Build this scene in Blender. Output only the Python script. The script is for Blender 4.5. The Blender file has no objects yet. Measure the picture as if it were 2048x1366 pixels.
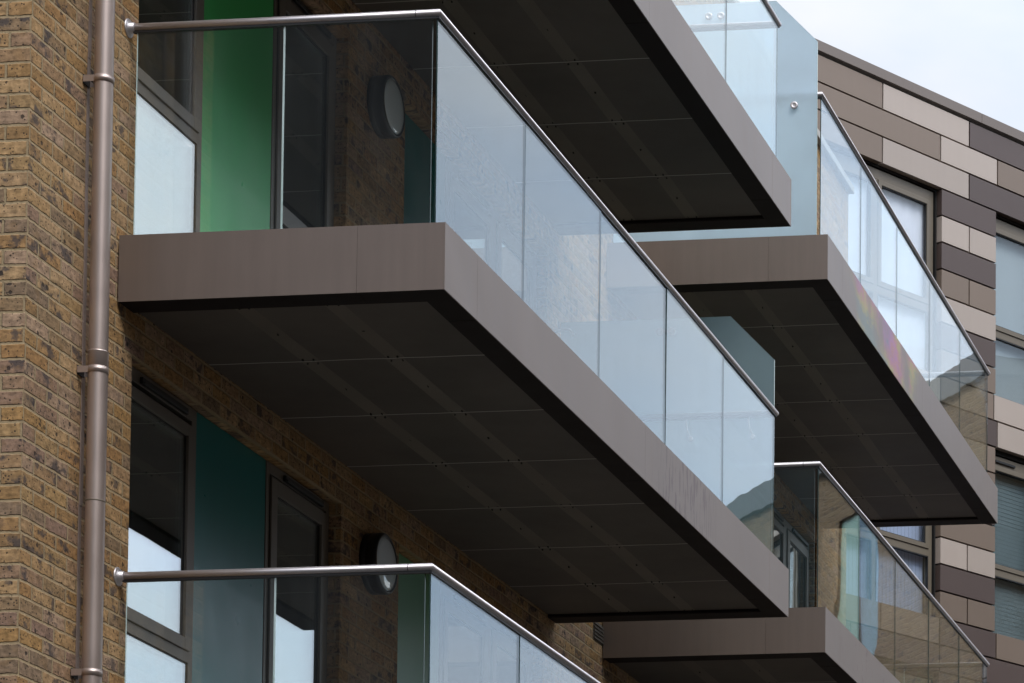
import bpy, bmesh, math, random
from mathutils import Vector, Matrix
random.seed(11)
R = math.radians
sc = bpy.context.scene
COL = sc.collection

# ------------------------------------------------------------------ sizes (metres)
H = 2.8            # storey
W = 1.69           # balcony depth, wall face stands at X = -W
FH = 0.338         # fascia height
LEN = 6.74         # balcony length
YB = 7.815         # start of the second stack of balconies
COURSE = 0.075

# ------------------------------------------------------------------ mesh helpers
class MB:
    """collects faces with uv (metres) and material index, builds one mesh object"""
    def __init__(self):
        self.v = []; self.f = []; self.uv = []; self.mi = []; self.sm = []
    def poly(self, pts, uvs=None, mi=0, smooth=False):
        n = len(self.v); self.v += [tuple(p) for p in pts]
        self.f.append(tuple(range(n, n + len(pts))))
        self.uv.append(uvs or [(p[0] + p[1], p[2]) for p in pts]); self.mi.append(mi); self.sm.append(smooth)
    def quad(self, a, b, c, d, uvs=None, mi=0): self.poly([a, b, c, d], uvs, mi)
    def box(self, x0, x1, y0, y1, z0, z1, mi=0, skip=(), M=None, mside=None):
        P = [(x0,y0,z0),(x1,y0,z0),(x1,y1,z0),(x0,y1,z0),(x0,y0,z1),(x1,y0,z1),(x1,y1,z1),(x0,y1,z1)]
        if M is not None: P = [tuple(M @ Vector(p)) for p in P]
        F = {'-z':(0,3,2,1),'+z':(4,5,6,7),'-y':(0,1,5,4),'+x':(1,2,6,5),'+y':(2,3,7,6),'-x':(3,0,4,7)}
        raw = [(x0,y0,z0),(x1,y0,z0),(x1,y1,z0),(x0,y1,z0),(x0,y0,z1),(x1,y0,z1),(x1,y1,z1),(x0,y1,z1)]
        for k, ix in F.items():
            if k in skip: continue
            if k in ('-y','+y'): uv = [(raw[i][0], raw[i][2]) for i in ix]
            elif k in ('-x','+x'): uv = [(raw[i][1], raw[i][2]) for i in ix]
            else: uv = [(raw[i][0], raw[i][1]) for i in ix]
            m = mi if mside is None else mside.get(k, mi)
            self.poly([P[i] for i in ix], uv, m)
    def tube(self, a, b, r, seg=16, cap=True, r2=None, mi=0):
        a, b = Vector(a), Vector(b); r2 = r if r2 is None else r2
        d = (b - a).normalized(); s = d.orthogonal().normalized(); t = d.cross(s)
        ra = [a + (s*math.cos(2*math.pi*i/seg) + t*math.sin(2*math.pi*i/seg))*r for i in range(seg)]
        rb = [b + (s*math.cos(2*math.pi*i/seg) + t*math.sin(2*math.pi*i/seg))*r2 for i in range(seg)]
        for i in range(seg):
            j = (i+1) % seg
            self.poly([ra[i], ra[j], rb[j], rb[i]], None, mi, True)
        if cap:
            self.poly(ra[::-1], None, mi); self.poly(rb, None, mi)
    def lathe(self, origin, axis, prof, seg=32, mi=0):
        """prof = [(distance along axis, radius)...]"""
        o = Vector(origin); d = Vector(axis).normalized(); s = d.orthogonal().normalized(); t = d.cross(s)
        rings = [[o + d*h + (s*math.cos(2*math.pi*i/seg) + t*math.sin(2*math.pi*i/seg))*r for i in range(seg)] for h, r in prof]
        for A, B in zip(rings, rings[1:]):
            for i in range(seg):
                j = (i+1) % seg; self.poly([A[i], A[j], B[j], B[i]], None, mi, True)
        if prof[-1][1] > 1e-4: self.poly(rings[-1], None, mi)
        if prof[0][1] > 1e-4: self.poly(rings[0][::-1], None, mi)
    def sweep(self, path, r, seg=14, mi=0):
        """tube along a polyline with mitred corners"""
        path = [Vector(p) for p in path]; n = len(path); rings = []
        up = Vector((0,0,1))
        for i, p in enumerate(path):
            d0 = (path[i]-path[i-1]).normalized() if i else (path[1]-path[0]).normalized()
            d1 = (path[i+1]-path[i]).normalized() if i < n-1 else d0
            m = (d0+d1).normalized(); k = 1/max(.3, m.dot(d1))
            u = up if abs(m.dot(up)) < .95 else Vector((1,0,0))
            s = m.cross(u).normalized(); t = s.cross(m).normalized()
            rings.append([p + s*math.cos(2*math.pi*j/seg)*r*k + t*math.sin(2*math.pi*j/seg)*r for j in range(seg)])
        for A, B in zip(rings, rings[1:]):
            for i in range(seg):
                j = (i+1) % seg; self.poly([A[i], A[j], B[j], B[i]], None, mi, True)
        self.poly(rings[0][::-1], None, mi); self.poly(rings[-1], None, mi)
    def build(self, name, mats, parent=None, loc=None, merge=True, bevel=0):
        me = bpy.data.meshes.new(name)
        me.from_pydata(self.v, [], self.f)
        uvl = me.uv_layers.new(name='uv')
        k = 0
        for p, uv in zip(me.polygons, self.uv):
            for j, li in enumerate(p.loop_indices): uvl.data[li].uv = uv[j]
        for p, m, s in zip(me.polygons, self.mi, self.sm): p.material_index = m; p.use_smooth = s
        for m in (mats if isinstance(mats, (list, tuple)) else [mats]): me.materials.append(m)
        if merge:
            bm = bmesh.new(); bm.from_mesh(me); bmesh.ops.remove_doubles(bm, verts=bm.verts, dist=1e-5)
            bmesh.ops.recalc_face_normals(bm, faces=bm.faces); bm.to_mesh(me); bm.free()
        me.update()
        o = bpy.data.objects.new(name, me); COL.objects.link(o)
        if parent is not None: o.parent = parent
        if loc: o.location = loc
        if bevel:
            b = o.modifiers.new('bevel', 'BEVEL'); b.width = bevel; b.segments = 2; b.limit_method = 'ANGLE'
        return o

def tag(o, label=None, cat=None, group=None, kind=None):
    if label: o['label'] = label
    if cat: o['category'] = cat
    if group: o['group'] = group
    if kind: o['kind'] = kind
    return o
def empty(name, loc, rz=0):
    o = bpy.data.objects.new(name, None); COL.objects.link(o); o.location = loc; o.rotation_euler.z = rz
    o.empty_display_size = .1
    return o

# ------------------------------------------------------------------ node helpers
class NT:
    def __init__(self, name):
        self.m = bpy.data.materials.new(name); self.m.use_nodes = True
        self.t = self.m.node_tree; self.t.nodes.clear()
        self.out = self.t.nodes.new('ShaderNodeOutputMaterial')
    def n(self, typ, ins=None, **kw):
        x = self.t.nodes.new('ShaderNode' + typ)
        for k, v in kw.items(): setattr(x, k, v)
        for k, v in (ins or {}).items(): self.set(x.inputs[k], v)
        return x
    def set(self, sock, v):
        if isinstance(v, bpy.types.NodeSocket): self.t.links.new(v, sock)
        elif isinstance(v, bpy.types.Node): self.t.links.new(v.outputs[0], sock)
        else:
            try: sock.default_value = v
            except Exception: sock.default_value = tuple(v) + (1,)
    def math(self, op, a, b=None, c=None, clamp=False):
        x = self.n('Math', {0: a}, operation=op, use_clamp=clamp)
        if b is not None: self.set(x.inputs[1], b)
        if c is not None: self.set(x.inputs[2], c)
        return x.outputs[0]
    def mix(self, f, a, b, typ='MIX'):
        x = self.n('Mix', None, data_type='RGBA', blend_type=typ)
        self.set(x.inputs['Factor'], f); self.set(x.inputs[6], a); self.set(x.inputs[7], b)
        return x.outputs[2]
    def ramp(self, f, stops, interp='LINEAR'):
        x = self.n('ValToRGB', {0: f}); x.color_ramp.interpolation = interp
        e = x.color_ramp.elements
        while len(e) < len(stops): e.new(.5)
        for el, (p, c) in zip(e, stops):
            el.position = p; el.color = c if len(c) == 4 else tuple(c) + (1,)
        return x.outputs[0]
    def smooth(self, v, lo, hi):
        x = self.n('MapRange', {0: v, 1: lo, 2: hi, 3: 0.0, 4: 1.0}, interpolation_type='SMOOTHSTEP')
        return x.outputs[0]
    def noise(self, vec, scale, detail=3, rough=.5):
        return self.n('TexNoise', {'Vector': vec, 'Scale': scale, 'Detail': detail, 'Roughness': rough}).outputs[0]
    def done(self, sh):
        self.t.links.new(sh if isinstance(sh, bpy.types.NodeSocket) else sh.outputs[0], self.out.inputs['Surface'])
        return self.m

def c4(c): return (c[0], c[1], c[2], 1)

def paint(name, col, rough=.45, metal=0.0, spec=.5, var=.08, scale=3.0, dirt=0.0, coat=0.0, bump=0.0, streak=0.0):
    k = NT(name)
    pos = k.n('TexCoord').outputs['Object']
    a = k.noise(pos, scale, 4)
    mp = k.n('Mapping', {'Vector': pos, 'Scale': (14, 14, .8)})
    st = k.noise(mp.outputs[0], 1.0, 3)
    f = k.math('MULTIPLY', k.math('SUBTRACT', a, .5), var*2)
    f2 = k.math('MULTIPLY', k.math('SUBTRACT', st, .5), streak*2)
    v = k.math('ADD', k.math('ADD', f, f2), 1.0)
    colr = k.n('VectorMath', {0: col, 1: (1,1,1)}, operation='MULTIPLY')
    sc_ = k.n('VectorMath', {0: colr.outputs[0]}, operation='SCALE'); k.set(sc_.inputs['Scale'], v)
    c = sc_.outputs[0]
    if dirt:
        d = k.smooth(k.noise(pos, 1.7, 6, .65), .52, .75)
        c = k.mix(k.math('MULTIPLY', d, dirt), c, (.05,.045,.035,1))
    r = k.math('ADD', k.math('MULTIPLY', k.noise(pos, 6, 4), .12), rough - .06)
    b = k.n('BsdfPrincipled', {'Base Color': c, 'Roughness': r, 'Metallic': metal, 'Specular IOR Level': spec, 'Coat Weight': coat, 'Coat Roughness': .04})
    if bump:
        bp = k.n('Bump', {'Height': k.noise(pos, 1.3, 2), 'Strength': bump, 'Distance': .02})
        k.t.links.new(bp.outputs[0], b.inputs['Normal']); 
    return k.done(b)

# ------------------------------------------------------------------ brick
def brick_mat(name, palette, mortar, off_u=0.0, off_v=0.0, dark=.35):
    k = NT(name)
    uv = k.n('UVMap').outputs[0]
    sep = k.n('SeparateXYZ', {0: uv})
    w1 = k.n('TexNoise', {'Vector': uv, 'Scale': 9.0, 'Detail': 4.0}).outputs['Color']
    w3 = k.n('TexNoise', {'Vector': uv, 'Scale': 70.0, 'Detail': 2.0}).outputs['Color']
    ws = k.n('SeparateXYZ', {0: w1}); ws3 = k.n('SeparateXYZ', {0: w3})
    def warp(base, i, off):
        a = k.math('MULTIPLY', k.math('SUBTRACT', ws.outputs[i], .5), .011)
        b = k.math('MULTIPLY', k.math('SUBTRACT', ws3.outputs[i], .5), .008)
        return k.math('ADD', k.math('ADD', base, off), k.math('ADD', a, b))
    u = warp(sep.outputs[0], 0, off_u); v = warp(sep.outputs[1], 1, off_v)
    rv = k.math('DIVIDE', v, COURSE); row = k.math('FLOOR', rv)
    par = k.math('FLOORED_MODULO', row, 2.0)
    # per-row slip keeps the perpends from lining up dead straight
    slip = k.math('MULTIPLY', k.math('SUBTRACT', k.n('TexWhiteNoise', {'W': row}, noise_dimensions='1D').outputs[0], .5), .02)
    fu = k.math('DIVIDE', k.math('ADD', k.math('ADD', u, slip), k.math('MULTIPLY', par, .1125)), .225)
    col = k.math('FLOOR', fu)
    lx = k.math('MULTIPLY', k.math('SUBTRACT', fu, col), .225)
    ly = k.math('MULTIPLY', k.math('SUBTRACT', rv, row), COURSE)
    dx = k.math('MINIMUM', lx, k.math('SUBTRACT', .225, lx)); dy = k.math('MINIMUM', ly, k.math('SUBTRACT', COURSE, ly))
    d = k.math('MINIMUM', dx, dy)
    face = k.smooth(d, .0038, .0085)
    idv = k.n('CombineXYZ', {0: col, 1: row})
    wn = k.n('TexWhiteNoise', {'Vector': idv}, noise_dimensions='2D')
    r1 = wn.outputs[0]; rs = k.n('SeparateXYZ', {0: wn.outputs[1]})
    n = len(palette); stops = [((i+.5)/n, p) for i, p in enumerate(palette)]
    base = k.ramp(r1, stops)
    # mottling inside a brick
    mot = k.noise(uv, 28, 5, .65)
    mps = k.n('Mapping', {'Vector': uv, 'Scale': (22, 60, 1)})
    drag = k.noise(mps.outputs[0], 1.0, 4, .6)
    mm = k.math('ADD', k.math('MULTIPLY', mot, .75), k.math('MULTIPLY', drag, .5))
    val = k.math('ADD', k.math('MULTIPLY', k.math('SUBTRACT', mm, .60), 2.9), 1.0)
    sc_ = k.n('VectorMath', {0: base}, operation='SCALE'); k.set(sc_.inputs['Scale'], val)
    cc = sc_.outputs[0]
    warm = k.smooth(k.noise(uv, 13, 4), .5, .68)
    cc = k.mix(k.math('MULTIPLY', warm, .30), cc, (.28,.16,.06,1))
    # flashed blue-black patches on some bricks
    fl = k.smooth(k.noise(k.n('VectorMath', {0: uv, 1: (3.1, 7.7, 0)}, operation='ADD').outputs[0], 11, 4, .6), .50, .62)
    sel = k.smooth(rs.outputs[1], 1-dark, 1-dark+.1)
    cc = k.mix(k.math('MULTIPLY', k.math('MULTIPLY', fl, sel), .78), cc, (.055,.05,.055,1))
    # ember specks
    vor = k.n('TexVoronoi', {'Vector': uv, 'Scale': 75.0, 'Randomness': 1.0})
    spr = k.n('SeparateXYZ', {0: vor.outputs['Color']})
    spk = k.math('MULTIPLY', k.smooth(k.math('SUBTRACT', k.math('MULTIPLY', spr.outputs[0], .42), vor.outputs['Distance']), .0, .06), k.smooth(spr.outputs[1], .15, .35))
    vor2 = k.n('TexVoronoi', {'Vector': uv, 'Scale': 24.0, 'Randomness': 1.0})
    sp2 = k.n('SeparateXYZ', {0: vor2.outputs['Color']})
    wob = k.math('MULTIPLY', k.noise(uv, 120, 3), .25)
    spk2 = k.math('MULTIPLY', k.smooth(k.math('SUBTRACT', k.math('MULTIPLY', sp2.outputs[0], .46), k.math('ADD', vor2.outputs['Distance'], wob)), .0, .06), k.smooth(sp2.outputs[1], .55, .65))
    cc = k.mix(k.math('MULTIPLY', k.math('MAXIMUM', spk, spk2), .85), cc, (.035,.026,.022,1))
    mo = k.n('VectorMath', {0: mortar}, operation='SCALE'); k.set(mo.inputs['Scale'], k.math('ADD', .55, k.math('MULTIPLY', k.noise(uv, 40, 5, .7), .9)))
    fin = k.mix(face, mo.outputs[0], cc)
    # broad weathering
    we = k.math('ADD', .82, k.math('MULTIPLY', k.noise(uv, .9, 4), .36))
    fs = k.n('VectorMath', {0: fin}, operation='SCALE'); k.set(fs.inputs['Scale'], we)
    hgt = k.math('ADD', k.math('MULTIPLY', face, .8), k.math('SUBTRACT', k.math('MULTIPLY', mot, .35), k.math('MULTIPLY', k.math('MAXIMUM', spk, spk2), .4)))
    bp = k.n('Bump', {'Height': hgt, 'Strength': .9, 'Distance': .009})
    b = k.n('BsdfPrincipled', {'Base Color': fs.outputs[0], 'Roughness': .88, 'Specular IOR Level': .25, 'Normal': bp.outputs[0]})
    return k.done(b)

PAL = [(c_[0]*1.24, c_[1]*1.25, c_[2]*1.30) for c_ in [(.25,.138,.055),(.30,.185,.085),(.20,.12,.055),(.27,.155,.058),(.33,.215,.11),(.245,.15,.075),(.20,.125,.085),(.29,.18,.075),(.17,.115,.07),(.28,.185,.115)]]
VO = 1 - .026
M_BRICK = brick_mat('stock_brick', PAL, (.37,.275,.16), .915, VO, .5)
M_BRICK_R = brick_mat('stock_brick_return', PAL, (.35,.26,.15), .1125, VO, .42)
M_BRICK_F = brick_mat('brown_brick_far', [(.21,.14,.075),(.25,.17,.10),(.18,.12,.07),(.23,.16,.09)], (.25,.18,.11), 0, 0, .2)

# ------------------------------------------------------------------ glass
def glass_mat(name, tint=(.955,.98,.97), f0=.042, rough=0.0, wave=.0, wscale=.6, dust=.02, refl=(.95,.98,1.0)):
    """Each face of a pane reflects by Schlick's law and lets the rest straight through."""
    k = NT(name)
    pos = k.n('TexCoord').outputs['Object']
    nrm = None
    if wave:
        bp = k.n('Bump', {'Height': k.noise(pos, wscale, 2, .4), 'Strength': 1.0, 'Distance': wave}); nrm = bp.outputs[0]
    g = k.n('NewGeometry')
    dt = k.n('VectorMath', {0: g.outputs['Normal'], 1: g.outputs['Incoming']}, operation='DOT_PRODUCT')
    c = k.math('ABSOLUTE', dt.outputs['Value'])
    p5 = k.math('POWER', k.math('SUBTRACT', 1.0, c, clamp=True), 5.0)
    F = k.math('ADD', f0, k.math('MULTIPLY', p5, 1-f0))
    gl = k.n('BsdfGlossy', {'Color': c4(refl), 'Roughness': rough})
    if nrm: k.t.links.new(nrm, gl.inputs['Normal'])
    tr = k.n('BsdfTransparent', {'Color': c4(tint)})
    df = k.n('BsdfDiffuse', {'Color': (.55,.57,.56,1)})
    mp = k.n('Mapping', {'Vector': pos, 'Scale': (5, 5, .7)})
    dn = k.math('MULTIPLY', k.smooth(k.noise(mp.outputs[0], 1.2, 5, .6), .35, .8), dust*2)
    m0 = k.n('MixShader', {0: dn}); k.t.links.new(tr.outputs[0], m0.inputs[1]); k.t.links.new(df.outputs[0], m0.inputs[2])
    mx = k.n('MixShader', {0: F}); k.t.links.new(m0.outputs[0], mx.inputs[1]); k.t.links.new(gl.outputs[0], mx.inputs[2])
    return k.done(mx)

M_GLASS = glass_mat('balustrade_glass', f0=.058, wave=.0014, wscale=.9, dust=.009, refl=(.86,.94,1.0))
M_WGLASS = glass_mat('window_glass', tint=(.80,.85,.83), f0=.36, wave=.0006, wscale=1.2, dust=.003, refl=(1,1,1))
M_CGLASS = glass_mat('clear_window_glass', tint=(.95,.98,.97), f0=.05, wave=.0008, wscale=1.0, dust=.004)
k = NT('glass_edge')
b = k.n('BsdfPrincipled', {'Base Color': (.60,.74,.70,1), 'Roughness': .25, 'Specular IOR Level': .8})  # pale colour stands for light piped out at the pane edge
M_GEDGE = k.done(b)
k = NT('glass_edge_dark')
b = k.n('BsdfPrincipled', {'Base Color': (.03,.055,.055,1), 'Roughness': .2})
M_GEDGED = k.done(b)
# frosted privacy glass
def frost_mat(name, FTR, col):
    k = NT(name)
    pos = k.n('TexCoord').outputs['Object']
    nz = k.noise(pos, 2.2, 4)
    mk = k.math('ADD', .90, k.math('MULTIPLY', nz, .2))
    cs = k.n('VectorMath', {0: col}, operation='SCALE'); k.set(cs.inputs['Scale'], mk)
    df = k.n('BsdfDiffuse', {'Color': cs.outputs[0]}); tl = k.n('BsdfTranslucent', {'Color': cs.outputs[0]})
    m1 = k.n('MixShader', {0: .70}); k.t.links.new(df.outputs[0], m1.inputs[1]); k.t.links.new(tl.outputs[0], m1.inputs[2])
    tr = k.n('BsdfTransparent', {'Color': (.72,.82,.83,1)})
    m2 = k.n('MixShader', {0: FTR}); k.t.links.new(m1.outputs[0], m2.inputs[1]); k.t.links.new(tr.outputs[0], m2.inputs[2])
    gl = k.n('BsdfGlossy', {'Color': (1,1,1,1), 'Roughness': .12})
    fr = k.n('LayerWeight', {'Blend': .25})
    m3 = k.n('MixShader', {0: k.math('MULTIPLY', fr.outputs[0], .8)}); k.t.links.new(m2.outputs[0], m3.inputs[1]); k.t.links.new(gl.outputs[0], m3.inputs[2])
    return k.done(m3)
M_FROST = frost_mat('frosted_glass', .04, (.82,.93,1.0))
M_FROSTS = frost_mat('frosted_glass_shaded', .42, (.50,.62,.66))  # same glass as above, with the upper balcony's shade put into its colour

# ------------------------------------------------------------------ metals, paints
BR = (.170,.130,.108)
def fascia_mat(name, stain=None):
    k = NT(name)
    pos = k.n('TexCoord').outputs['Object']
    fine = k.noise(pos, 380, 2); big = k.noise(pos, 1.5, 4)
    mp = k.n('Mapping', {'Vector': pos, 'Scale': (16, 16, 1.2)})
    st = k.noise(mp.outputs[0], 1.0, 4, .6)
    val = k.math('ADD', k.math('ADD', .74, k.math('MULTIPLY', fine, .12)), k.math('ADD', k.math('MULTIPLY', big, .22), k.math('MULTIPLY', st, .30)))
    cs = k.n('VectorMath', {0: BR}, operation='SCALE'); k.set(cs.inputs['Scale'], val)
    c = cs.outputs[0]
    sp = k.n('SeparateXYZ', {0: pos})
    rough = k.math('ADD', .36, k.math('MULTIPLY', st, .1))
    def band(y0, y1, soft=.25):
        return k.math('MULTIPLY', k.smooth(sp.outputs[1], y0, y0+soft), k.math('SUBTRACT', 1.0, k.smooth(sp.outputs[1], y1-soft, y1)))
    if stain == 'oil':     # iridescent film on the front sheet
        m = k.math('MULTIPLY', band(.45, 3.9, .9), k.smooth(k.noise(pos, 1.6, 4), .38, .58))
        mp2 = k.n('Mapping', {'Vector': pos, 'Scale': (3, .9, 2.6)})
        t = k.math('ADD', k.noise(mp2.outputs[0], 1.0, 5, .62), k.math('MULTIPLY', sp.outputs[2], .25))
        rb = k.ramp(t, [(.34,(.14,.19,.17)),(.42,(.36,.30,.07)),(.49,(.42,.14,.17)),(.56,(.36,.11,.34)),(.63,(.15,.15,.32)),(.69,(.10,.22,.20)),(.78,(.15,.13,.15))])
        c = k.mix(k.math('MULTIPLY', m, .85), c, rb)
    if stain == 'drips':
        mp2 = k.n('Mapping', {'Vector': pos, 'Scale': (20, 20, 3.5)})
        dn = k.smooth(k.noise(mp2.outputs[0], 1.0, 5, .6), .51, .58)
        m = k.math('MULTIPLY', band(3.35, 5.0, .5), dn)
        c = k.mix(k.math('MULTIPLY', m, .75), c, (.085,.045,.045,1))
    if stain == 'blotch':
        dn = k.smooth(k.noise(pos, 7, 5, .65), .56, .66)
        m = k.math('MULTIPLY', band(.2, 4.0, .6), dn)
        c = k.mix(k.math('MULTIPLY', m, .6), c, (.10,.045,.05,1))
    # pale scuffs
    sc1 = k.n('Mapping', {'Vector': pos, 'Scale': (30, 3, 30)})
    sf = k.smooth(k.noise(sc1.outputs[0], 1.0, 6, .7), .70, .76)
    c = k.mix(k.math('MULTIPLY', sf, .5), c, (.3,.28,.27,1))
    b = k.n('BsdfPrincipled', {'Base Color': c, 'Roughness': rough, 'Metallic': .25, 'Specular IOR Level': .85})
    bp = k.n('Bump', {'Height': k.noise(pos, 1.6, 2, .4), 'Strength': .6, 'Distance': .012})
    k.t.links.new(bp.outputs[0], b.inputs['Normal'])
    return k.done(b)
M_FAS = fascia_mat('bronze_fascia'); M_FAS_OIL = fascia_mat('bronze_fascia_iridescent', 'oil')
M_FAS_DRIP = fascia_mat('bronze_fascia_dripped', 'drips'); M_FAS_BL = fascia_mat('bronze_fascia_blotched', 'blotch')
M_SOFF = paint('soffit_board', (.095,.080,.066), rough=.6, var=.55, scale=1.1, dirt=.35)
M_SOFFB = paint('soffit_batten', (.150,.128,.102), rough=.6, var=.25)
M_JOINT = paint('soffit_joint', (.48,.45,.40), rough=.7)
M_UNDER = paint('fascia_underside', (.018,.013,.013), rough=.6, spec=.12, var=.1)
M_BLACK = paint('black_screw', (.008,.008,.008), rough=.6)
M_DARK = paint('dark_cavity', (.012,.011,.01), rough=.9)
M_STEEL = paint('brushed_steel', (.60,.565,.57), rough=.46, metal=.85, var=.06, scale=9, streak=.05)
M_PIPE = paint('bronze_pipe', (.47,.385,.345), rough=.40, metal=.75, var=.08, scale=5, streak=.07)
M_FRAME = paint('bronze_frame', (.15,.132,.112), rough=.42, metal=.1, var=.06)
M_FRAMEL = paint('bronze_frame_light', (.15,.125,.092), rough=.42, metal=.1, var=.06)
M_SPACER = paint('spacer_bar', (.36,.40,.46), rough=.35, metal=.4)
M_GASKET = paint('black_gasket', (.01,.01,.011), rough=.5)
M_DECK = paint('deck', (.20,.18,.16), rough=.8, var=.2)
M_LAMP = paint('black_lamp_body', (.014,.014,.017), rough=.38, var=.05)
M_DIFF = paint('lamp_diffuser', (.78,.90,1.0), rough=.07, var=.02, spec=1.0, coat=.6)
M_SEAL = paint('mastic_joint', (.27,.20,.17), rough=.7, var=.35, scale=14)
M_COPE = paint('stone_coping', (.42,.41,.38), rough=.75, var=.15)
M_INT = paint('interior_wall', (.10,.10,.10), rough=.9)
M_CURT = paint('curtain_cloth', (.34,.35,.37), rough=.9, var=.1)
M_CURTG = paint('olive_curtain', (.20,.27,.16), rough=.9, var=.2, scale=1.5)
M_CURTL = paint('lilac_curtain', (.80,.76,.88), rough=.9, var=.06)
M_VBLIND = paint('lavender_vertical_blind', (.42,.46,.66), rough=.8, var=.05)
M_BLIND = paint('grey_roller_blind', (.33,.355,.40), rough=.9, var=.05, scale=30)
M_SLAT = paint('venetian_slat', (.125,.155,.175), rough=.45, var=.08)
def panelmat(name, col):
    return paint(name, col, rough=.30, var=.06, coat=.07, bump=.12, spec=.35, streak=.05)
M_GREEN = panelmat('green_panel', (.06,.48,.13)); M_TEAL = panelmat('dark_teal_panel', (.008,.165,.165))
M_PALE = panelmat('pale_green_panel', (.13,.36,.19))
CL = {}
for nm, c in (('L',(.39,.325,.278)),('M',(.188,.140,.106)),('D',(.086,.060,.052))):
    CL[nm] = [paint('cladding_%s' % {'L':'pale','M':'brown','D':'umber'}[nm], tuple(x*f for x in c), rough=.42, metal=.15, var=.05, scale=1.5, streak=.03) for f in (1.0,.93,1.07)]
M_COP2 = paint('brown_coping', (.165,.132,.112), rough=.42, metal=.15)

# ------------------------------------------------------------------ camera
cam = bpy.data.cameras.new('camera'); co = bpy.data.objects.new('camera', cam); COL.objects.link(co)
Rm = [[0.9946559497534565,-0.10291337250758414,0.008269182496755217],[0.10322376590448196,0.992882535356936,-0.05940644018689687],[-0.002096609774403885,0.05994254534383631,0.9981996270712368]]
C = (5.625626140659666,-14.989656184785332,-2.976019966874856)
mw = Matrix.Identity(4)
for i in range(3):
    mw[i][0] = Rm[i][0]; mw[i][1] = Rm[i][2]; mw[i][2] = -Rm[i][1]; mw[i][3] = C[i]
co.matrix_world = mw
cam.sensor_width = 36; cam.sensor_fit = 'HORIZONTAL'; cam.lens = 6399.7156/2048*36
cam.shift_x = (1024-2534.5753)/2048; cam.shift_y = (2398.8196-683)/2048
cam.clip_end = 3000; cam.clip_start = .1
sc.camera = co

# ------------------------------------------------------------------ world and sun
SUN_EL, SUN_AZ = 52, 138      # azimuth from +Y clockwise: behind and to the right of the camera
w = bpy.data.worlds.new('World'); sc.world = w; w.use_nodes = True
t = w.node_tree; t.nodes.clear()
def wn(typ, **kw):
    x = t.nodes.new('ShaderNode' + typ)
    for a, b in kw.items(): setattr(x, a, b)
    return x
out = wn('OutputWorld'); sky = wn('TexSky', sky_type='NISHITA'); sky.sun_disc = False
sky.sun_elevation = R(SUN_EL); sky.sun_rotation = R(SUN_AZ)
b1 = wn('Background'); b1.inputs[1].default_value = .12; t.links.new(sky.outputs[0], b1.inputs[0])
tc = wn('TexCoord'); mp = wn('Mapping'); mp.inputs['Scale'].default_value = (1.3,1.3,2.8); t.links.new(tc.outputs['Generated'], mp.inputs[0])
nz = wn('TexNoise'); nz.inputs['Scale'].default_value = 2.1; nz.inputs['Detail'].default_value = 6; nz.inputs['Roughness'].default_value = .55
t.links.new(mp.outputs[0], nz.inputs[0])
rp = wn('ValToRGB'); e = rp.color_ramp.elements
e[0].position = .36; e[0].color = (.60,.74,.95,1); e[1].position = .58; e[1].color = (.935,.945,.985,1)
t.links.new(nz.outputs[0], rp.inputs[0])
b2 = wn('Background'); t.links.new(rp.outputs[0], b2.inputs[0])
sx = wn('SeparateXYZ'); t.links.new(tc.outputs['Generated'], sx.inputs[0])
mr = wn('MapRange'); mr.inputs[1].default_value = .38; mr.inputs[2].default_value = .95; mr.inputs[3].default_value = 1.02; mr.inputs[4].default_value = 2.7   # overcast: brighter overhead
t.links.new(sx.outputs[2], mr.inputs[0]); ms = wn('MapRange'); ms.inputs[1].default_value = -.5; ms.inputs[2].default_value = .5; ms.inputs[3].default_value = .74; ms.inputs[4].default_value = 1.50   # thinner cloud on the sun's side
t.links.new(sx.outputs[0], ms.inputs[0])
mu = wn('Math', operation='MULTIPLY'); t.links.new(mr.outputs[0], mu.inputs[0]); t.links.new(ms.outputs[0], mu.inputs[1]); t.links.new(mu.outputs[0], b2.inputs[1])
mx = wn('MixShader'); mx.inputs[0].default_value = .85
t.links.new(b1.outputs[0], mx.inputs[1]); t.links.new(b2.outputs[0], mx.inputs[2]); t.links.new(mx.outputs[0], out.inputs[0])
sl = bpy.data.lights.new('sun', 'SUN'); sl.energy = 1.5; sl.angle = R(22); sl.color = (1,.95,.88)
so = bpy.data.objects.new('sun', sl); COL.objects.link(so)
az, el = R(SUN_AZ), R(SUN_EL)
sd = Vector((math.sin(az)*math.cos(el), math.cos(az)*math.cos(el), math.sin(el)))
so.rotation_euler = sd.to_track_quat('Z', 'Y').to_euler()

# ------------------------------------------------------------------ ground
g = MB(); g.quad((-400,-400,-4.6),(400,-400,-4.6),(400,600,-4.6),(-400,600,-4.6))
tag(g.build('ground', paint('asphalt', (.038,.036,.034), rough=.9, var=.2, scale=.4)), 'grey asphalt yard below the balconies', 'ground', kind='structure')

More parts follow.
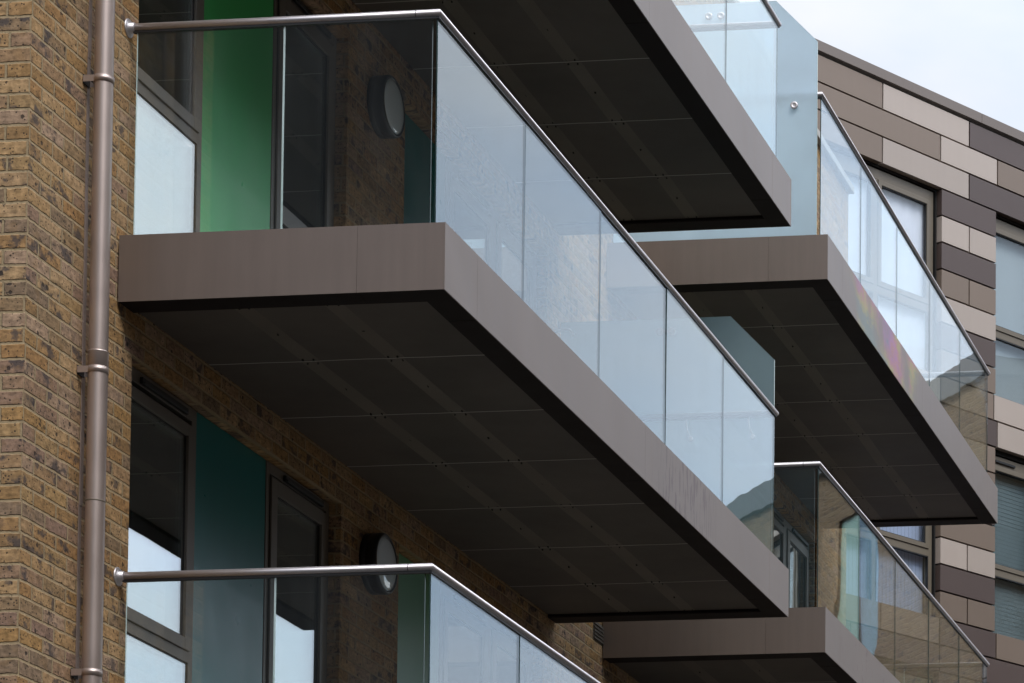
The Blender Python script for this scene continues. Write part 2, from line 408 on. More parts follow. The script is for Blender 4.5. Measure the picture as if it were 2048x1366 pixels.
# ------------------------------------------------------------------ brick apartment building
YC, YE, ZT, ZG = -.915, 15.5, 8.9, -4.6
bld = empty('brick_building', (-W, YC, ZG)); bld.location = (0,0,0)
tag(bld, 'yellow stock brick apartment block carrying the glass fronted balconies', 'apartment building')
OPEN = []       # openings (y0,y1,z0,z1)
for z in (-2.8, 0, 2.8, 5.6):
    for y in (.18, 3.79, YB+.18, YB+3.79):
        OPEN.append((y, y+2.70, z-.0, z+2.25))
RV = .15
def wall_yz(mb, x, y0, y1, z0, z1, holes):
    ys = sorted({y0, y1, *[h[0] for h in holes], *[h[1] for h in holes]})
    zs = sorted({z0, z1, *[h[2] for h in holes], *[h[3] for h in holes]})
    for a, b in zip(ys, ys[1:]):
        for c, d in zip(zs, zs[1:]):
            if any(h[0] <= a+1e-6 and b <= h[1]+1e-6 and h[2] <= c+1e-6 and d <= h[3]+1e-6 for h in holes): continue
            mb.quad((x,a,c),(x,b,c),(x,b,d),(x,a,d), [(a,c),(b,c),(b,d),(a,d)])
    for (a, b, c, d) in holes:
        xr = x - RV
        mb.quad((x,a,c),(x,a,d),(xr,a,d),(xr,a,c), [(a,c),(a,d),(a-RV,d),(a-RV,c)])
        mb.quad((x,b,c),(xr,b,c),(xr,b,d),(x,b,d), [(b,c),(b+RV,c),(b+RV,d),(b,d)])
        mb.quad((x,a,d),(x,b,d),(xr,b,d),(xr,a,d), [(a,d),(b,d),(b,d+.05),(a,d+.05)])
        mb.quad((x,a,c),(xr,a,c),(xr,b,c),(x,b,c), [(a,c),(a,c-.05),(b,c-.05),(b,c)])
m = MB(); wall_yz(m, -W, YC, YE, ZG, ZT, OPEN)
# far end return and inner leaf
m.quad((-W,YE,ZG),(-9,YE,ZG),(-9,YE,ZT),(-W,YE,ZT), [(0,ZG),(7.3,ZG),(7.3,ZT),(0,ZT)])
m.build('wall', M_BRICK, bld, merge=False)
m = MB(); m.quad((-W,YC,ZG),(-W,YC,ZT),(-9,YC,ZT),(-9,YC,ZG), [(0,ZG),(0,ZT),(7.31,ZT),(7.31,ZG)])
m.build('end_wall', M_BRICK_R, bld, merge=False)
m = MB(); m.box(-9, -W-RV-.05, YC+.05, YE-.05, ZT-.2, ZT-.1); m.build('roof', M_DECK, bld)
m = MB(); m.box(-W-.35, -W+.05, YC-.05, YE+.05, ZT+.003, ZT+.075); m.build('coping', M_COPE, bld, bevel=.006)
# rooms behind the openings
m = MB()
for z in (-2.8, 0, 2.8, 5.6):
    m.box(-5, -W-RV-.02, YC+.1, YE-.1, z-.12, z-.02)
    m.box(-5, -W-RV-.02, YC+.1, YE-.1, z+2.40, z+2.55)
    for y in (.05, 3.3, 6.8, YB+.05, YB+3.3, YB+6.8):
        m.box(-5, -W-RV-.02, y, y+.1, z-.02, z+2.40)
m.box(-5.1, -5, YC+.1, YE-.1, ZG, ZT-.3)
m.build('interior', M_INT, bld)
# movement joint: a bead of mastic set proud of the brickwork
m = MB(); zz = ZG
while zz < ZT:
    j = random.uniform(-.0025, .0025); m.box(-W-.004, -W+.003+j*.5, -.352+j, -.322+j*1.3, zz, zz+.37); zz += .371
m.build('movement_joint', M_SEAL, bld)
# louvred air brick near the far end of the middle balcony
v = MB(); v.box(-W-.01, -W+.004, 7.60, 7.82, 2.555, 2.70)
for i in range(5):
    v.box(-W+.005, -W+.014, 7.605, 7.815, 2.565+i*.027, 2.578+i*.027)
v.build('air_vent', M_FRAME, bld)

# ---- joinery in the openings
XF = -W - .07      # outer plane of the frames
def frame_ring(mb, y0, y1, z0, z1, t, xo, xi, tz=None):
    tz = tz or t
    mb.box(xi, xo, y0, y0+t, z0, z1); mb.box(xi, xo, y1-t, y1, z0, z1)
    mb.box(xi, xo, y0+t, y1-t, z0, z0+tz); mb.box(xi, xo, y0+t, y1-t, z1-tz, z1)
def pane(y0, y1, z0, z1, parent, name='pane'):
    m = MB()
    m.box(XF-.0125, XF-.0065, y0, y1, z0, z1)
    m.box(XF-.036, XF-.030, y0, y1, z0, z1)
    sp = MB(); frame_ring(sp, y0-.004, y1+.004, z0-.004, z1+.004, .020, XF-.013, XF-.0295); sp.build('spacer', M_SPACER, parent)
    return m.build(name, M_WGLASS, parent)
def gask(mb, y0, y1, z0, z1, xo, t=.008):
    frame_ring(mb, y0, y1, z0, z1, t, xo, xo-.03)
def curtain(y0, y1, z0, z1, parent, mat, x=XF-.16, amp=.018, n=None):
    m = MB(); n = n or int((y1-y0)/.02); pts = []
    for i in range(n+1):
        f = i/n; pts.append((x + amp*math.sin(f*(y1-y0)*38 + 1.3*math.sin(f*9)), y0+f*(y1-y0)))
    for (xa, ya), (xb, yb) in zip(pts, pts[1:]):
        m.poly([(xa,ya,z0),(xb,yb,z0),(xb,yb,z1),(xa,ya,z1)], None, 0, True)
    m.build('curtain', mat, parent)
def vent_bar(y0, y1, z, parent, x=None):
    v = MB(); x = x or XF
    v.box(x+.003, x+.020, y0, y1, z-.017, z+.017); v.box(x+.020, x+.026, y0+.012, y1-.012, z-.017, z-.004)
    v.build('trickle_vent', M_GASKET, parent, bevel=.004)
def window_unit(y, z, cur):
    f = MB(); H0, H1 = z+.0, z+2.25; y1 = y+.905
    frame_ring(f, y+.006, y1, H0, H1-.006, .055, XF, XF-.075, .07)
    f.box(XF-.075, XF, y+.061, y1-.055, z+.875, z+.935)
    o = f.build('window', M_FRAME, bld, bevel=.002)
    s = MB(); frame_ring(s, y+.058, y1-.050, z+.938, H1-.110, .062, XF+.010, XF-.05)
    s.build('sash', M_FRAME, o, bevel=.002)
    q = MB(); gask(q, y+.121, y1-.113, z+1.001, H1-.173, XF-.004); gask(q, y+.062, y1-.056, z+.072, z+.874, XF-.006)
    q.box(XF-.03, XF+.002, y+.061, y1-.053, z+.935, z+.940)
    q.build('gasket', M_GASKET, o)
    pane(y+.125, y1-.117, z+1.005, H1-.177, o); pane(y+.066, y1-.060, z+.075, z+.870, o)
    vent_bar(y+.23, y1-.14, H1-.052, o)
    if cur: curtain(y+.05, y1-.02, z+.05, H1-.08, o, cur)
def door_unit(y, z):
    f = MB(); H0, H1 = z+.0, z+2.25; y1 = y+.893
    frame_ring(f, y, y1-.006, H0, H1-.006, .045, XF, XF-.075, .06)
    o = f.build('door', M_FRAME, bld, bevel=.002)
    s = MB(); frame_ring(s, y+.049, y1-.054, z+.065, H1-.085, .082, XF+.012, XF-.05)
    s.box(XF-.05, XF+.012, y+.131, y1-.136, z+.85, z+.955)
    s.build('leaf', M_FRAME, o, bevel=.002)
    q = MB(); gask(q, y+.131, y1-.136, z+.955, H1-.167, XF-.002); gask(q, y+.131, y1-.136, z+.147, z+.850, XF-.002)
    q.box(XF-.03, XF+.003, y+.045, y+.049, z+.06, H1-.08); q.box(XF-.03, XF+.003, y1-.054, y1-.051, z+.06, H1-.08)
    q.build('gasket', M_GASKET, o)
    pane(y+.135, y1-.140, z+.959, H1-.171, o); pane(y+.135, y1-.140, z+.151, z+.846, o)
    vent_bar(y+.22, y1-.13, H1-.045, o)
def panel_unit(y, z, mat):
    m = MB(); m.box(XF-.04, XF-.004, y+.004, y+.896, z, z+2.245)
    m.build('panel', mat, bld, bevel=.002)
PCOL = {(-2.8,0):M_GREEN,(-2.8,1):M_TEAL,(0,0):M_TEAL,(0,1):M_PALE,(2.8,0):M_GREEN,(2.8,1):M_TEAL,(5.6,0):M_TEAL,(5.6,1):M_PALE}
for bi, yb in enumerate((0, YB)):
    for z in ((0, 2.8, 5.6) if bi == 0 else (2.8-2.8, 2.8, 5.6)):
        a = yb + .18
        window_unit(a, z, {0: M_CURT, 2.8: M_CURTG}.get(z)); panel_unit(a+.905, z, PCOL[(z, 0)]); door_unit(a+1.805, z)
        a = yb + 3.79
        panel_unit(a, z, PCOL[(z, 1)]); window_unit(a+.90, z, False); door_unit(a+1.805, z)

# ------------------------------------------------------------------ balconies
def glass_box(x0, x1, y0, y1, z0, z1, parent, thin):
    m = MB()
    ms = {'-x':1,'+x':(2 if x1 > -.2 else 1),'+z':1,'-z':1} if thin == 'y' else {'-y':2,'+y':2,'+z':1,'-z':1}
    m.box(x0, x1, y0, y1, z0, z1, mside=ms)
    return m.build('glass_panel', [M_GLASS, M_GEDGE, M_GEDGED], parent)
def balcony(yb, z, fmat, label, rail=True):
    t = empty('balcony', (0, yb, z)); tag(t, label, 'balcony', 'bronze and glass balconies on the brick block')
    L = LEN; g_ = .0014; th = .006
    f = MB()
    def sheet_front(a, b): f.box(-th, 0, a, b, -FH, 0); f.box(-.15, -th, a+.002, b-.002, -FH, -FH+.004, mi=1, skip=('+x',))
    cuts = [0.0, .46, 3.34, 6.22, L]
    for a, b in zip(cuts, cuts[1:]): sheet_front(a + (g_/2 if a else 0), b - (g_/2 if b < L else 0))
    for (a, b) in ((-W+.008, -.45-g_/2), (-.45+g_/2, -th-.0005)):
        f.box(a, b, 0, th, -FH, 0); f.box(a, min(b, -.152), th+.0005, .17, -FH+.001, -FH+.005, mi=1)
        f.box(a, b, L-th, L, -FH, 0); f.box(a, min(b, -.152), L-.17, L-th-.0005, -FH+.001, -FH+.005, mi=1)
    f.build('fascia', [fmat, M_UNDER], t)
    m = MB()          # upstand lip seen under the flange, holding the boards
    m.box(-.156, -.150, .17, L-.17, -FH+.0045, -FH+.03); m.box(-W+.008, -.157, .17, .175, -FH+.0055, -FH+.03); m.box(-W+.008, -.157, L-.175, L-.17, -FH+.0055, -FH+.03)
    m.build('flange', M_UNDER, t)
    # soffit boards with pale joints, lapped battens and screws
    zs = -FH + .022
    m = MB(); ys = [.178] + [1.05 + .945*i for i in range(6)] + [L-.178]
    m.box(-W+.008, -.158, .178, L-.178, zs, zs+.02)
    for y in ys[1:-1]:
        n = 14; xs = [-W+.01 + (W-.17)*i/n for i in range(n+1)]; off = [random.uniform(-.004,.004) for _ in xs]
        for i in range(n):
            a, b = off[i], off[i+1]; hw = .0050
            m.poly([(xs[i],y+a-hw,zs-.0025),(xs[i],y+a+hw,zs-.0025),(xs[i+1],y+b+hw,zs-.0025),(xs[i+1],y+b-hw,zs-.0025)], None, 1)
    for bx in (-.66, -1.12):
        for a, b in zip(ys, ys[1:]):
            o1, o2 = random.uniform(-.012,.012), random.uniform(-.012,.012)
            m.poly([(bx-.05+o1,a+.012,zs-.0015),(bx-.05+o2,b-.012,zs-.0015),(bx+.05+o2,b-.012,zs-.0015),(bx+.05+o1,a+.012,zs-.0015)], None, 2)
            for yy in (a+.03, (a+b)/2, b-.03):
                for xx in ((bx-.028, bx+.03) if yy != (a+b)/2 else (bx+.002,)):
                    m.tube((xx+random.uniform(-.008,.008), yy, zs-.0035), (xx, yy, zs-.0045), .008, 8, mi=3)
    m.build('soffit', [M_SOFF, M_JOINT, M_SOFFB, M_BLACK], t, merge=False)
    m = MB(); m.box(-W+.01, -.008, .008, L-.008, -.09, -.03); m.build('deck', M_DECK, t)
    # glass
    zt, zb = 1.066, -.026
    for a, b in ((-1.640, -.8745), (-.8695, -.104)):
        glass_box(a, b, .065, .075, zb, zt, t, 'y'); glass_box(a, b, L-.115, -.105+L, zb, zt, t, 'y')
    fy = [.066, 1.374, 2.680, 3.992, 5.300, 6.606]
    for a, b in zip(fy, fy[1:]):      # each pane hangs a hair out of true
        o = glass_box(-.0035, .0035, -(b-a)/2+.0015, (b-a)/2-.0015, zb, zt, t, 'x')
        o.location = (-.078, (a+b)/2, 0); o.rotation_euler = (0, R(random.uniform(-.12,.12)), R(random.uniform(-.12,.12)))
    # dark shoe the glass stands in, and a channel under the rail
    m = MB(); m.box(-.094, -.062, .058, L-.10, -.029, -.012); m.box(-1.66, -.096, .056, .084, -.029, -.012); m.box(-1.66, -.096, L-.124, L-.096, -.029, -.012)
    m.build('glass_shoe', M_GASKET, t)
    zr = 1.0905
    m = MB(); m.box(-.089, -.067, .060, L-.10, zr-.029, zr-.017); m.box(-W+.03, -.0895, .059, .081, zr-.029, zr-.017); m.box(-W+.03, -.0895, L-.121, L-.099, zr-.029, zr-.017)
    m.build('rail_channel', M_GASKET, t)
    m = MB(); m.sweep([(-W+.004,.0715,zr),(-.0775,.0715,zr),(-.0775,L-.105,zr),(-W+.004,L-.105,zr)], .0212, 20)
    hr = m.build('handrail', M_STEEL, t)
    for yy in (.0715, L-.105):
        m = MB(); m.lathe((-W, yy, zr), (1,0,0), [(0,.0475),(.004,.0475),(.008,.043),(.009,.028),(.034,.0265),(.038,.0225)], 28)
        m.build('wall_flange', M_STEEL, hr)
    # thin sleeve joints in the rail
    for p, q in (((-.19,.0715,zr),(-.187,.0715,zr)), ((-.0775,3.3,zr),(-.0775,3.303,zr))):
        m = MB(); m.tube(p, q, .0216, 20); m.build('rail_joint', M_GASKET, hr)
    return t
balcony(0, 0, M_FAS, 'lowest left balcony, only its steel rail and glass in view before a teal panel')
balcony(0, H, M_FAS_DRIP, 'large middle balcony before the bright green panel, its whole dark underside in view')
balcony(0, 2*H, M_FAS, 'topmost balcony cut by the top edge, dark underside above the middle glass')
balcony(YB, H, M_FAS_BL, 'lower right balcony with brick reflected in its glass, under the iridescent one')
balcony(YB, 2*H, M_FAS_OIL, 'right balcony with a pink and yellow iridescent stain along its fascia')

# ------------------------------------------------------------------ privacy screens 
def screen(y, z, label):
    t = empty('privacy_screen', (0, y, z)); tag(t, label, 'privacy screen', 'chamfered frosted glass screens at balcony ends')
    prof = [(-W+.05,-.0),(-.092,-.0),(-.092,1.478),(-.410,1.802),(-W+.05,1.802)]
    m = MB(); h = .006
    m.poly([(x,-h,zz) for x, zz in prof], None, 0); m.poly([(x,h,zz) for x, zz in prof][::-1], None, 0)
    for i in range(len(prof)):
        a, b = prof[i], prof[(i+1) % len(prof)]
        m.poly([(a[0],-h,a[1]),(a[0],h,a[1]),(b[0],h,b[1]),(b[0],-h,b[1])], None, 1)
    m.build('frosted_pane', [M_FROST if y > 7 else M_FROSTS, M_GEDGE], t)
    kn = [(-.262, .99), (-.918, 1.70), (-.826, 1.70)] if y > 7 else [(-.914, 1.705), (-.83, 1.702)]
    for x, zz in kn:
        m = MB(); m.lathe((x,-h,zz), (0,-1,0), [(0,.017),(.012,.0285),(.022,.0285),(.025,.0255),(.0252,.010),(.022,.009)], 24)
        m.build('fixing_knob', M_STEEL, t)
    if y < 7:
        m = MB(); m.tube((-.914,-.022,1.705), (-.83,-.022,1.702), .008, 10); m.build('knob_bar', M_STEEL, t)
        m = MB(); m.sweep([(-W+.002,-.02,1.72),(-W+.06,-.03,1.745),(-W+.12,-.03,1.74),(-W+.15,-.02,1.70)], .011, 10); m.build('wall_bracket', M_STEEL, t)
    return t
screen(6.662, H, 'dark looking frosted screen rising above the far end of the middle balcony rail')
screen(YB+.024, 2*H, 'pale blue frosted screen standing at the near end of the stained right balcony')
for x in (-.267, -.716, -1.03):       # rail brackets seen through the glass at the far end of the middle balcony
    m = MB(); m.sweep([(x,LEN-.105,H+1.072),(x,LEN-.105,H+1.045),(x+.004,LEN-.10,H+.985),(x+.02,LEN-.09,H+.955),(x+.03,LEN-.085,H+.925)], .0065, 10)
    m.lathe((x+.03,LEN-.10,H+.925),(0,-1,0),[(0,.018),(.012,.018),(.014,.014)],18)
    o = m.build('rail_bracket', M_STEEL)
    o.parent = [q for q in bpy.data.objects if q.name.startswith('handrail')][1]; o.location = (0, 0, -H)

# ------------------------------------------------------------------ bulkhead lamps
def lamp(y, z, label):
    t = empty('wall_lamp', (-W, y, z)); tag(t, label, 'wall lamp', 'round bulkhead lamps on the brick wall')
    m = MB(); m.lathe((0,0,0),(1,0,0),[(0,.176),(.004,.182),(.035,.182),(.038,.178),(.042,.182),(.088,.184),(.100,.181),(.105,.174),(.1055,.164),(.099,.163)],48)
    m.build('lamp_body', M_LAMP, t)
    m = MB(); m.lathe((0,0,0),(1,0,0),[(.090,.163),(.101,.163),(.108,.140),(.113,.09),(.115,.04),(.1155,.0005)],48)
    m.build('diffuser', M_DIFF, t)
lamp(3.348, 4.818, 'black round bulkhead lamp seen through glass beside the green panel balcony door')
lamp(3.336, 2.003, 'black round bulkhead lamp half above the lowest rail, beside the pale green panel')

# ------------------------------------------------------------------ downpipe
PX, PY, PR = -W+.092, -.367, .0465
t = empty('downpipe', (PX, PY, ZG)); tag(t, 'round bronze metal downpipe running down the brick wall at left', 'downpipe')
m = MB()
m.tube((0,0,0), (0,0,2.05-ZG), PR, 40, cap=False)
m.tube((0,0,2.046-ZG), (0,0,9.2-ZG), PR-.0012, 40, cap=False)
m.build('pipe', M_PIPE, t)
for zj, nm in ((2.06,'socket'),):
    m = MB(); m.lathe((0,0,zj-ZG-.055),(0,0,1),[(0,PR+.0002),(.001,PR+.0016),(.070,PR+.0016),(.073,PR+.0030),(.078,PR+.0030),(.080,PR+.0002)],40); m.build('socket', M_PIPE, t)
m = MB(); m.lathe((0,0,1.34-ZG),(0,0,1),[(0,PR+.0002),(.002,PR+.0012),(.006,PR+.0012),(.008,PR+.0002)],40); m.build('seam', M_FRAMEL, t)
for zb in (3.436, 1.991, .502, -1.0):
    zz = zb-ZG; m = MB()
    m.lathe((0,0,zz-.016),(0,0,1),[(0,PR+.0005),(.0004,PR+.0032),(.0316,PR+.0032),(.032,PR+.0005)],40)
    m.box(-.088, -PR+.012, -.036, -.033, zz-.016, zz+.016); m.box(-.088, -PR+.012, .033, .036, zz-.016, zz+.016)
    m.build('bracket', M_PIPE, t)
    m = MB(); m.box(-.092, -.086, -.032, .032, zz-.022, zz+.022); m.tube((-.086,-.022,zz),(-.078,-.022,zz),.008,6); m.tube((-.060,-.018,zz),(-.060,.018,zz),.006,6)
    m.build('bracket_plate', M_GASKET, t)

# ------------------------------------------------------------------ clad wing (local frame: x along the wall, -y outwards)
A = R(57.525); P0 = (-1.223, 20.445)
wing = empty('clad_building', (P0[0], P0[1], 0), A)
tag(wing, 'angled wing clad in brown and pale metal panels with large windows at right', 'building')
S0, S1, PT = -4.0, 6.0, .10
rows = [11.435]
while rows[-1] > ZG: rows.append(rows[-1]-.305 if len(rows) < 60 else ZG-1)
WIN = []
for s0, s1 in ((-2.735,-.905),(.012,1.83),(2.75,4.57)):
    for z0 in (8.345, 5.575, 2.80, 0.03): WIN.append((s0, s1, z0, z0+2.155))
OVR = {0:[(-4,-1.82,'M'),(-1.82,-.445,'L'),(-.445,1.4,'D')],1:[(-4,-.91,'M'),(-.91,.019,'L'),(.019,1.4,'M')],2:[(-4,-1.82,'M'),(-1.82,-.445,'L'),(-.445,1.4,'D')],
       3:[(-.895,.008,'D')],4:[(-.895,-.44,'L'),(-.44,.008,'L')],5:[(-.895,.008,'D')],6:[(-.895,-.44,'M'),(-.44,.008,'M')],7:[(-.895,.008,'L')],8:[(-.895,.008,'D')],
       9:[(-.895,.008,'M')],10:[(-.895,-.03,'M'),(-.03,1.85,'L')],11:[(-.895,.03,'D'),(.03,.93,'L'),(.93,1.85,'M')],12:[(-.895,.008,'M')],13:[(-.895,.008,'M')],14:[(-.895,.008,'D')],15:[(-.895,.008,'M')],
       16:[(-.895,-.455,'L'),(-.455,.008,'L')],17:[(-.895,.008,'D')],18:[(-.895,-.45,'M'),(-.45,.008,'M')],19:[(-.895,.02,'D'),(.02,.93,'M'),(.93,1.85,'D')],20:[(-.895,.93,'D'),(.93,1.85,'M')]}
m = MB(); G = .020
def put(s0, s1, zt, zb, colr):
    for (a, b, z0, z1) in WIN:       # cut the panel where a window stands
        if z0 < zb+.15 < z1 and s0 < b-.02 and s1 > a+.02:
            if s0 < a-.05: put(s0, a+G/2, zt, zb, colr)
            if s1 > b+.05: put(b-G/2, s1, zt, zb, colr)
            return
    base = {'L':0,'M':3,'D':6}[colr] + random.choice((0,0,1,2))
    j = random.uniform(-.0012,.0012)
    m.box(s0+G/2, s1-G/2, -PT+j, 0, zb+G/2, zt-G/2, mi=base, skip=('+y',))
for i in range(len(rows)-1):
    zt, zb = rows[i], rows[i+1]
    segs = OVR.get(i, [])
    lo = min([s[0] for s in segs], default=0); hi = max([s[1] for s in segs], default=0)
    for s0, s1, c in segs: put(s0, s1, zt, zb, c)
    x = hi if segs else (S0 + random.choice((0,.45)))
    while x < S1-.05:
        n = min(S1, x + random.choice((.914,.914,1.37,.457))); put(x, n, zt, zb, random.choice('LMMDDL')); x = n
    if segs:
        x = lo
        while x > S0+.05:
            n = max(S0, x-random.choice((.914,1.37))); put(n, x, zt, zb, random.choice('LMMD')); x = n
m.build('cladding', CL['L']+CL['M']+CL['D'], wing)
def wall_s(mb, y, holes, z1):
    ss = sorted({S0, S1, *[h[0] for h in holes], *[h[1] for h in holes]}); zs = sorted({ZG, z1, *[h[2] for h in holes], *[h[3] for h in holes]})
    for a, b in zip(ss, ss[1:]):
        for c, d in zip(zs, zs[1:]):
            if any(h[0] <= a+1e-6 and b <= h[1]+1e-6 and h[2] <= c+1e-6 and d <= h[3]+1e-6 for h in holes): continue
            mb.quad((a,y,c),(b,y,c),(b,y,d),(a,y,d))
    for (a, b, c, d) in holes:
        for q in (((a,y,c),(a,y,d),(a,y+.12,d),(a,y+.12,c)),((b,y,c),(b,y,d),(b,y+.12,d),(b,y+.12,c)),((a,y,d),(b,y,d),(b,y+.12,d),(a,y+.12,d)),((a,y,c),(b,y,c),(b,y+.12,c),(a,y+.12,c))): mb.quad(*q)
m = MB(); wall_s(m, -.02, WIN, 11.42)
m.quad((S1,-.02,ZG),(S1,6,ZG),(S1,6,11.42),(S1,-.02,11.42)); m.quad((S0,-.02,ZG),(S0,6,ZG),(S0,6,11.42),(S0,-.02,11.42))
m.build('backing_wall', M_DARK, wing, merge=False)
m = MB()
for a, b in ((S0,-.266),(-.262,2.6),(2.604,S1)): m.box(a, b, -PT-.025, .4, 11.462, 11.575)
m.build('coping', M_COP2, wing, bevel=.003)
m = MB(); m.box(S0, S1, .4, 6, 11.2, 11.3); m.build('roof', M_DECK, wing)
m = MB()
for z in (8.2, 5.4, 2.65, -.1): m.box(S0+.02, S1-.02, .11, 3, z-.1, z)
m.box(S0+.02, S1-.02, 3, 3.1, ZG, 11.1)
m.build('interior', M_INT, wing)
def ring_s(mb, a, b, z0, z1, t, y0, y1, tt=None):
    tt = tt or t
    mb.box(a, a+t, y0, y1, z0, z1); mb.box(b-t, b, y0, y1, z0, z1); mb.box(a+t, b-t, y0, y1, z0, z0+t); mb.box(a+t, b-t, y0, y1, z1-tt, z1)
for wi, (a, b, z0, z1) in enumerate(WIN):
    yf = -.012; left = a < -1
    if not left: a -= .10
    lvl = 0 if z0 > 8 else 1
    f = MB(); ring_s(f, a+.006, b-.03, z0+.004, z1-.02, .055, yf, yf+.07, .11)
    zt = z0+.80
    f.box(a+.061, b-.085, yf, yf+.07, zt-.05, zt+.03)
    mull = [] if left else [a+.90]
    if left: mull = [a+.90]
    for q in mull:
        f.box(q-.03, q+.03, yf, yf+.07, z0+.059, zt-.051); f.box(q-.03, q+.03, yf, yf+.07, zt+.031, z1-.131)
    o = f.build('window', M_FRAMEL, wing, bevel=.002)
    s = MB(); gk = MB()
    xs = [a+.061] + mull + [b-.085]
    for i in range(len(xs)-1):
        p, q = xs[i] + (.03 if i else 0), xs[i+1] - (.03 if i < len(xs)-2 else 0)
        ring_s(s, p+.003, q-.003, zt+.034, z1-.134, .05, yf-.012, yf+.04)
        ring_s(gk, p+.053, q-.053, zt+.084, z1-.184, .010, yf-.002, yf+.03)
        ring_s(gk, p, q, z0+.06, zt-.051, .012, yf-.001, yf+.03)
        gl = MB(); gl.box(p+.055, q-.055, yf+.02, yf+.026, zt+.086, z1-.186); gl.box(p+.005, q-.005, yf+.02, yf+.026, z0+.065, zt-.055)
        gl.build('pane', M_CGLASS, o)
    s.build('sash', M_FRAMEL, o, bevel=.002); gk.build('gasket', M_GASKET, o)
    v = MB(); v.box(a+.17, a+.50, yf-.02, yf-.002, z1-.095, z1-.065)
    if lvl: v.build('trickle_vent', M_GASKET, o, bevel=.005)
    if left:
        m = MB(); n = 60; w_ = b-a
        for i in range(n):
            s0, s1 = a+.05+i*(w_-.12)/n, a+.05+(i+1)*(w_-.12)/n
            if lvl == 0:
                ya = .06+.004*math.sin(i*1.1); yb_ = .06+.004*math.sin((i+1)*1.1)
                m.poly([(s0,ya,z0+.05),(s1,yb_,z0+.05),(s1,yb_,z1-.1),(s0,ya,z1-.1)], None, 0, True)
            elif i % 2 == 0:
                e_ = a+.05+(i+2)*(w_-.12)/n
                m.poly([(s0,.085,z0+.05),(e_-.0008,.087,z0+.05),(e_-.0008,.087,z1-.1),(s0,.085,z1-.1)], None, 0)
        m.build('blind', M_CURTL if lvl == 0 else M_VBLIND, o)
    else:
        m = MB()
        if lvl == 0: m.box(a+.05, b-.08, .075, .078, z0+.03, z1-.12); m.build('blind', M_BLIND, o)
        else:
            zz = z0+.07
            while zz < z1-.15:
                m.quad((a+.065,.0795,zz),(b-.09,.0795,zz),(b-.09,.082,zz+.043),(a+.065,.082,zz+.0455)); zz += .046
            m.build('blind', M_SLAT, o)

# ------------------------------------------------------------------ brick wing further right, seen in the glass reflections
B0 = Vector((2.15, 25.75, 0)); B1 = Vector((9.0, 34.6, 0)); bd = (B1-B0).normalized(); bl = (B1-B0).length
bw = empty('brick_wing', (B0.x, B0.y, 0), math.atan2(bd.y, bd.x))
tag(bw, 'brown brick wing with grey coping seen only as a reflection in the right hand glass', 'building')
TOP = 10.35
hol = (3.2, 4.9, 5.6, 9.55)
m = MB()
ss = [0, hol[0], hol[1], bl]; zs = [ZG, hol[2], hol[3], TOP]
for a, b in zip(ss, ss[1:]):
    for c, d in zip(zs, zs[1:]):
        if a == hol[0] and c == hol[2]: continue
        m.quad((a,0,c),(b,0,c),(b,0,d),(a,0,d), [(a,c),(b,c),(b,d),(a,d)])
m.quad((0,0,ZG),(0,5,ZG),(0,5,TOP),(0,0,TOP), [(0,ZG),(5,ZG),(5,TOP),(0,TOP)])
m.quad((bl,0,ZG),(bl,5,ZG),(bl,5,TOP),(bl,0,TOP), [(0,ZG),(5,ZG),(5,TOP),(0,TOP)])
m.quad((0,0,TOP),(bl,0,TOP),(bl,5,TOP),(0,5,TOP))
m.build('wall', M_BRICK_F, bw, merge=False)
m = MB(); m.box(-.02, bl+.02, -.06, .4, TOP+.003, TOP+.38); m.build('coping', paint('grey_coping', (.14,.15,.15), rough=.6), bw, bevel=.01)
m = MB(); m.box(hol[0]+.85, hol[1]-.01, .05, .09, hol[2], hol[3]); m.build('panel', paint('mint_panel', (.30,.47,.37), rough=.4), bw)
f = MB(); ring_s(f, hol[0]+.01, hol[0]+.84, hol[2], hol[3], .05, .05, .12); o = f.build('window', M_FRAMEL, bw)
m = MB(); m.box(hol[0]+.07, hol[0]+.78, .08, .086, hol[2]+.06, hol[3]-.06); m.build('pane', M_GLASS, o)
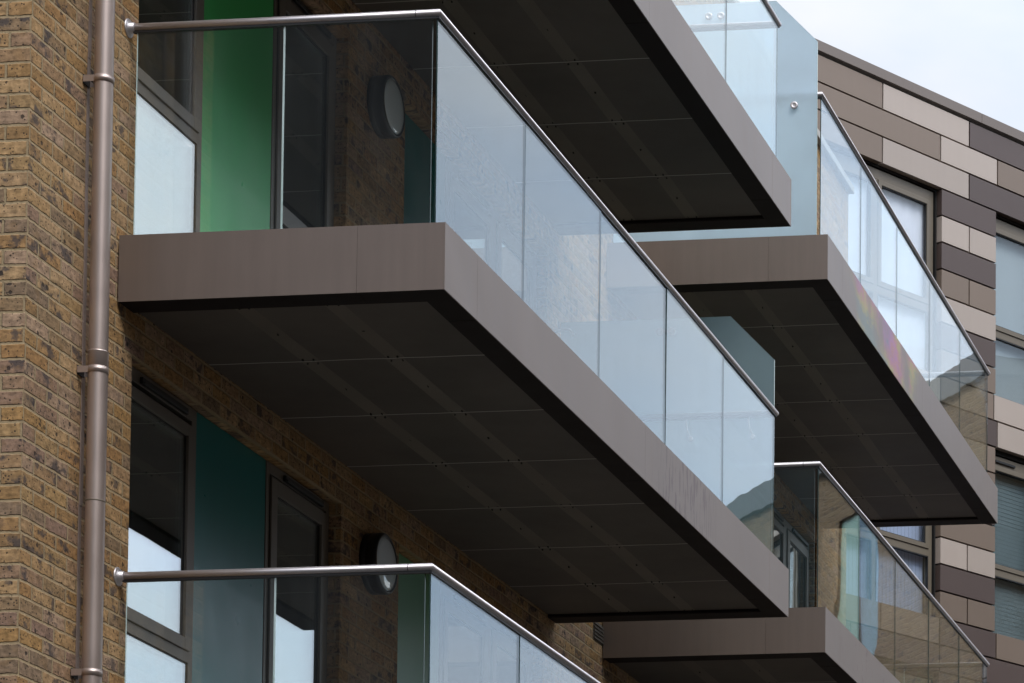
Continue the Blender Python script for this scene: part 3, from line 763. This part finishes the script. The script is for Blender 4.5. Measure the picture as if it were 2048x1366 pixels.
m = MB(); m.box(hol[0], hol[1], .15, .16, hol[2], hol[3]); m.build('blind', paint('teal_blind', (.10,.20,.22), rough=.8), o)
m = MB(); m.box(4.6, 6.6, -.03, -.003, 3.2, 5.2); m.build('render_patch', paint('pale_render', (.36,.33,.27), rough=.9), bw)

# ------------------------------------------------------------------ added unseen blocks that darken reflections and cut low sky light
def block(name, loc, rz, L, D, HT, label, mat):
    t = empty(name, loc, rz); tag(t, label, 'building')
    m = MB(); wins = []
    nb = int(L/3.2)
    for i in range(nb):
        for z in range(int((HT-1)/2.9)):
            wins.append((i*3.2+1.0, i*3.2+2.4, z*2.9+.9, z*2.9+2.4))
    m.box(0, L, 0, D, 0, HT, skip=('-z',))
    m.build('wall', mat, t)
    m = MB(); m.box(-.1, L+.1, -.1, D+.1, HT+.003, HT+.3); m.build('coping', M_COPE, t)
    for a, b, c, d in (wins if mat is M_BRICK_F else []):
        f = MB(); ring_s(f, a, b, c, d, .08, -.03, .0 - .004); o = f.build('window', M_FRAMEL, t)
        f = MB(); f.box(a+.08, b-.08, -.012, -.004, c+.08, d-.08); f.build('pane', M_GASKET, o)
    return t
block('reflection_darkener', (16, -34, ZG), R(180), 95, 9, 26, 'added tall dark block behind the viewer, unseen, to darken side glass reflections', paint('darkener_wall', (.035,.036,.038), rough=.7))  # added, and kept dark, so the side glass mirrors little sky
block('low_sky_blocker', (15.5, 30, ZG), R(-90), 70, 9, 18.8, 'added brown brick block across the yard, unseen, to cut low sky light on the wall', M_BRICK_F)  # added to hold off low sky and deepen shade under the soffits

# ------------------------------------------------------------------ render settings
sc.view_settings.view_transform = 'Standard'; sc.view_settings.look = 'None'
sc.view_settings.exposure = 0.18; sc.view_settings.gamma = 1
sc.render.engine = 'CYCLES'
cy = sc.cycles
cy.use_denoising = True
try: cy.denoiser = 'OPENIMAGEDENOISE'
except Exception: pass
cy.max_bounces = 10; cy.diffuse_bounces = 4; cy.glossy_bounces = 5; cy.transmission_bounces = 6; cy.transparent_max_bounces = 40
cy.sample_clamp_indirect = 6
